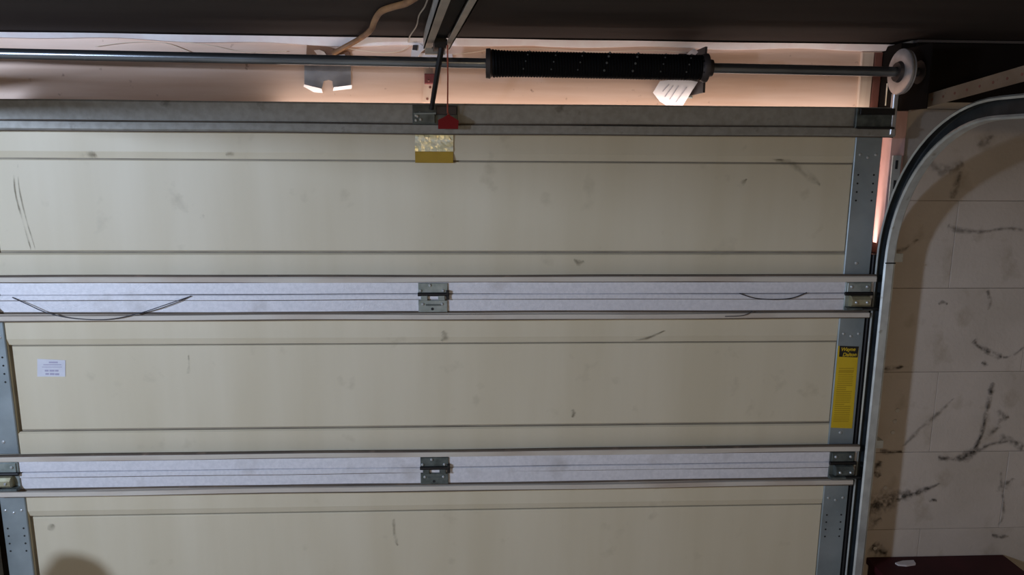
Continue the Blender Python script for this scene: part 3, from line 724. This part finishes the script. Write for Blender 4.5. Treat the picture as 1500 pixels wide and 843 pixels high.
# amber cable and thin wires
def wire(name, px, r, m, label, cat='wire', group=None, n=6):
    pts = fine([tuple(atY(a, b, Y)) for a, b, Y in px], 6)
    return tag(MB().tube(pts, r, n).build(name, M[m], None, True), label, cat, group)
def ptz(px, py, z): p = atZ(px, py, z); return (px, py, p.y)
wire('amber_cable', [(487, 79, HB-.012), (505, 69, HB-.02), (528, 56, .03), ptz(543, 44, 2.270), ptz(549, 30, 2.279), ptz(558, 17, 2.280), ptz(576, 10, 2.280), ptz(594, 5, 2.280), ptz(612, -6, 2.280)], .0070, 'conduit', 'amber sheathed cable rising from the header to the ceiling', 'cable', n=10)
wire('pale_wire', [(598, 62, HB-.012), ptz(601, 52, 2.272), ptz(610, 38, 2.284), ptz(614, 22, 2.286), ptz(622, 10, 2.286), ptz(628, -6, 2.286)], .0018, 'lip', 'thin grey wire climbing beside the opener rail', 'wire')
wire('pale_wire', [(504, 70, HB-.004), (530, 74, HB-.004), (560, 77, HB-.004), (585, 75, HB-.004), (600, 66, HB-.006)], .0015, 'wirepale', 'thin pale wire sagging from the amber cable to the opener bracket', 'wire')
wire('pale_wire', [(140, 68, HB-.003), (190, 62, HB-.003), (240, 63, HB-.003), (280, 77, HB-.003)], .0012, 'wirepale', 'thin pale wire on the far left of the header', 'wire')
wire('pale_wire', [(262, 61, HB-.003), (310, 67, HB-.003), (356, 76, HB-.003), (420, 75, HB-.003)], .0012, 'wirepale', 'thin pale wire sloping down left of the silver tape', 'wire')
wire('pale_wire', [(660, 80, HB-.003), (690, 77, HB-.003), (730, 72, HB-.003), (800, 72, HB-.003), (870, 76, HB-.003), (960, 74, HB-.003), (1005, 77, HB-.003)], .0013, 'wirepale', 'thin pale wire running above the black spring', 'wire')
Yr = -.0455
wire('black_wire', [(18, 436, Yr), (40, 446, Yr-.004), (70, 459, Yr-.006), (110, 467, Yr-.008), (160, 468, Yr-.008), (205, 459, Yr-.007), (245, 446, Yr-.005), (280, 434, Yr)], .0013, 'wireblack', 'long thin black wire sagging over the left of the upper rail', 'wire')
wire('black_wire', [(205, 460, Yr), (235, 452, Yr-.001), (262, 442, Yr-.002), (278, 435, Yr)], .0008, 'wireblack', 'short thin black wire strand at the right end of the long sagging wire', 'wire')
wire('black_wire', [(1083, 430, Yr), (1105, 437, Yr-.003), (1133, 439, Yr-.004), (1160, 437, Yr-.003), (1182, 429, Yr)], .0014, 'wireblack', 'short black wire sagging over the right of the upper rail', 'wire')
wire('black_wire', [(1062, 464, -.048), (1085, 463, -.049), (1096, 460, -.049), (1102, 456, -.048)], .0010, 'wireblack', 'tiny dark wire curl on the lip below the right black wire', 'wire')

# silver tape and cardboard piece on the header
tp = tag(MB().plate(slab_px([(446, 126), (471, 130), (474, 119), (481, 117), (487, 119), (488, 129), (514, 127), (514, 97), (446, 96)], HB, 0), HB-.0012, HB+.0035).build('duct_tape', M['tape']), 'torn piece of silver tape with two tails stuck on the header', 'tape')
for q in ([(445, 127), (459, 135), (472, 136), (471, 130), (446, 124)], [(487, 133), (515, 130), (516, 125), (489, 128)]):
    o2 = slab_px(q, HB-.008, 0); zl, zh = min(z for x, z in o2), max(z for x, z in o2); k2 = len(o2)
    yy = [HB-.002-.012*(z-zl)/(zh-zl) for x, z in o2]
    MB().add([(x, y, z) for (x, z), y in zip(o2, yy)]+[(x, y+.0015, z) for (x, z), y in zip(o2, yy)], [tuple(range(k2)), tuple(range(2*k2-1, k2-1, -1))]+[(i, (i+1) % k2, k2+(i+1) % k2, k2+i) for i in range(k2)]).build('folded_edge', M['tapeedge'], tp)
cb = tag(MB().plate(slab_px([(449, 81), (514, 82), (511, 75), (496, 74), (481, 69), (450, 65)], HB, 0), HB-.004, HB+.0035).build('cardboard_scrap', M['card']), 'torn brown cardboard scrap at the foot of the amber cable', 'scrap')
MB().plate(slab_px([(466, 82), (480, 83), (475, 76), (468, 73), (460, 74)], HB-.005, 0), HB-.007, HB-.004).build('peeled_corner', M['plank'], cb)
MB().plate(slab_px([(492, 84), (508, 84), (505, 80), (494, 81)], HB-.005, 0), HB-.007, HB-.004).build('peeled_corner', M['tapeedge'], cb)

# ------------------------------------------------------------------ maroon cabinet in the corner
zt = .757
cx0, cx1, cy0, cy1 = 1.318, 1.752, -.46, .004
cbn = thing('cabinet', 'dark maroon cabinet top standing against the block wall', 'cabinet', ((cx0+cx1)/2, (cy0+cy1)/2, FLZ))
MB().box(cx0+.008, cx1-.008, cy0+.015, cy1, FLZ, zt-.02).build('body', M['maroon'], cbn)
MB().bevbox(cx0, cx1, cy0, cy1, zt-.02, zt, .004).build('top', M['maroon'], cbn)
for i in range(3):
    za = FLZ+.03+.21*i
    dr = MB().bevbox(cx0+.02, cx1-.02, cy0+.001, cy0+.015, za, za+.195, .003).build('drawer', M['maroon'], cbn)
    MB().tube([((cx0+cx1)/2-.05, cy0-.012, za+.1), ((cx0+cx1)/2+.05, cy0-.012, za+.1)], .005, 8).build('handle', M['hinge'], dr)
pts = [atZ(px, py, zt) for px, py in ((1311, 827), (1322, 824), (1338, 823), (1341, 829), (1328, 831), (1316, 830))]
mb = MB(); k = len(pts); mb.add([(p.x, p.y, zt+.0005) for p in pts]+[(p.x, p.y, zt+.004+.004*random.random()) for p in pts], [tuple(range(k)), tuple(range(2*k-1, k-1, -1))]+[(i, (i+1) % k, k+(i+1) % k, k+i) for i in range(k)])
tag(mb.build('paper_scrap', M['scrap']), 'crumpled white paper scrap lying on the maroon cabinet', 'scrap')

# ------------------------------------------------------------------ things beside and behind the frame that light and shade the door
def lamp(name, at, label, down):
    t = thing(name, label, 'lamp', (at.x, at.y, CEZ))
    MB().lathe([(0, .05), (-.012, .05), (-.016, .02)], (at.x, at.y, CEZ), 'z', 20).build('ceiling_rose', M['lampmetal'], t)
    return t
lamp('ceiling_lamp', COOL, 'bare cool white bulb holder under the ceiling at the far left', 0)
gc = thing('shadow_caster', 'unseen grey cylinder added to cast a round shadow on the door', 'shadow caster', (-1.25, -.46, FLZ))  # out of view, added only to cast the round shadow low on the left
MB().lathe([(FLZ, .095), (.95, .095), (1.02, .086), (1.075, .056), (1.092, .02)], (-1.25, -.46, 0), 'z', 28).build('body', M['cylinder'], gc, True)
MB().lathe([(1.092, .014), (1.097, .014), (1.099, .010)], (-1.25, -.46, 0), 'z', 12).build('top_knob', M['brass'], gc, True)
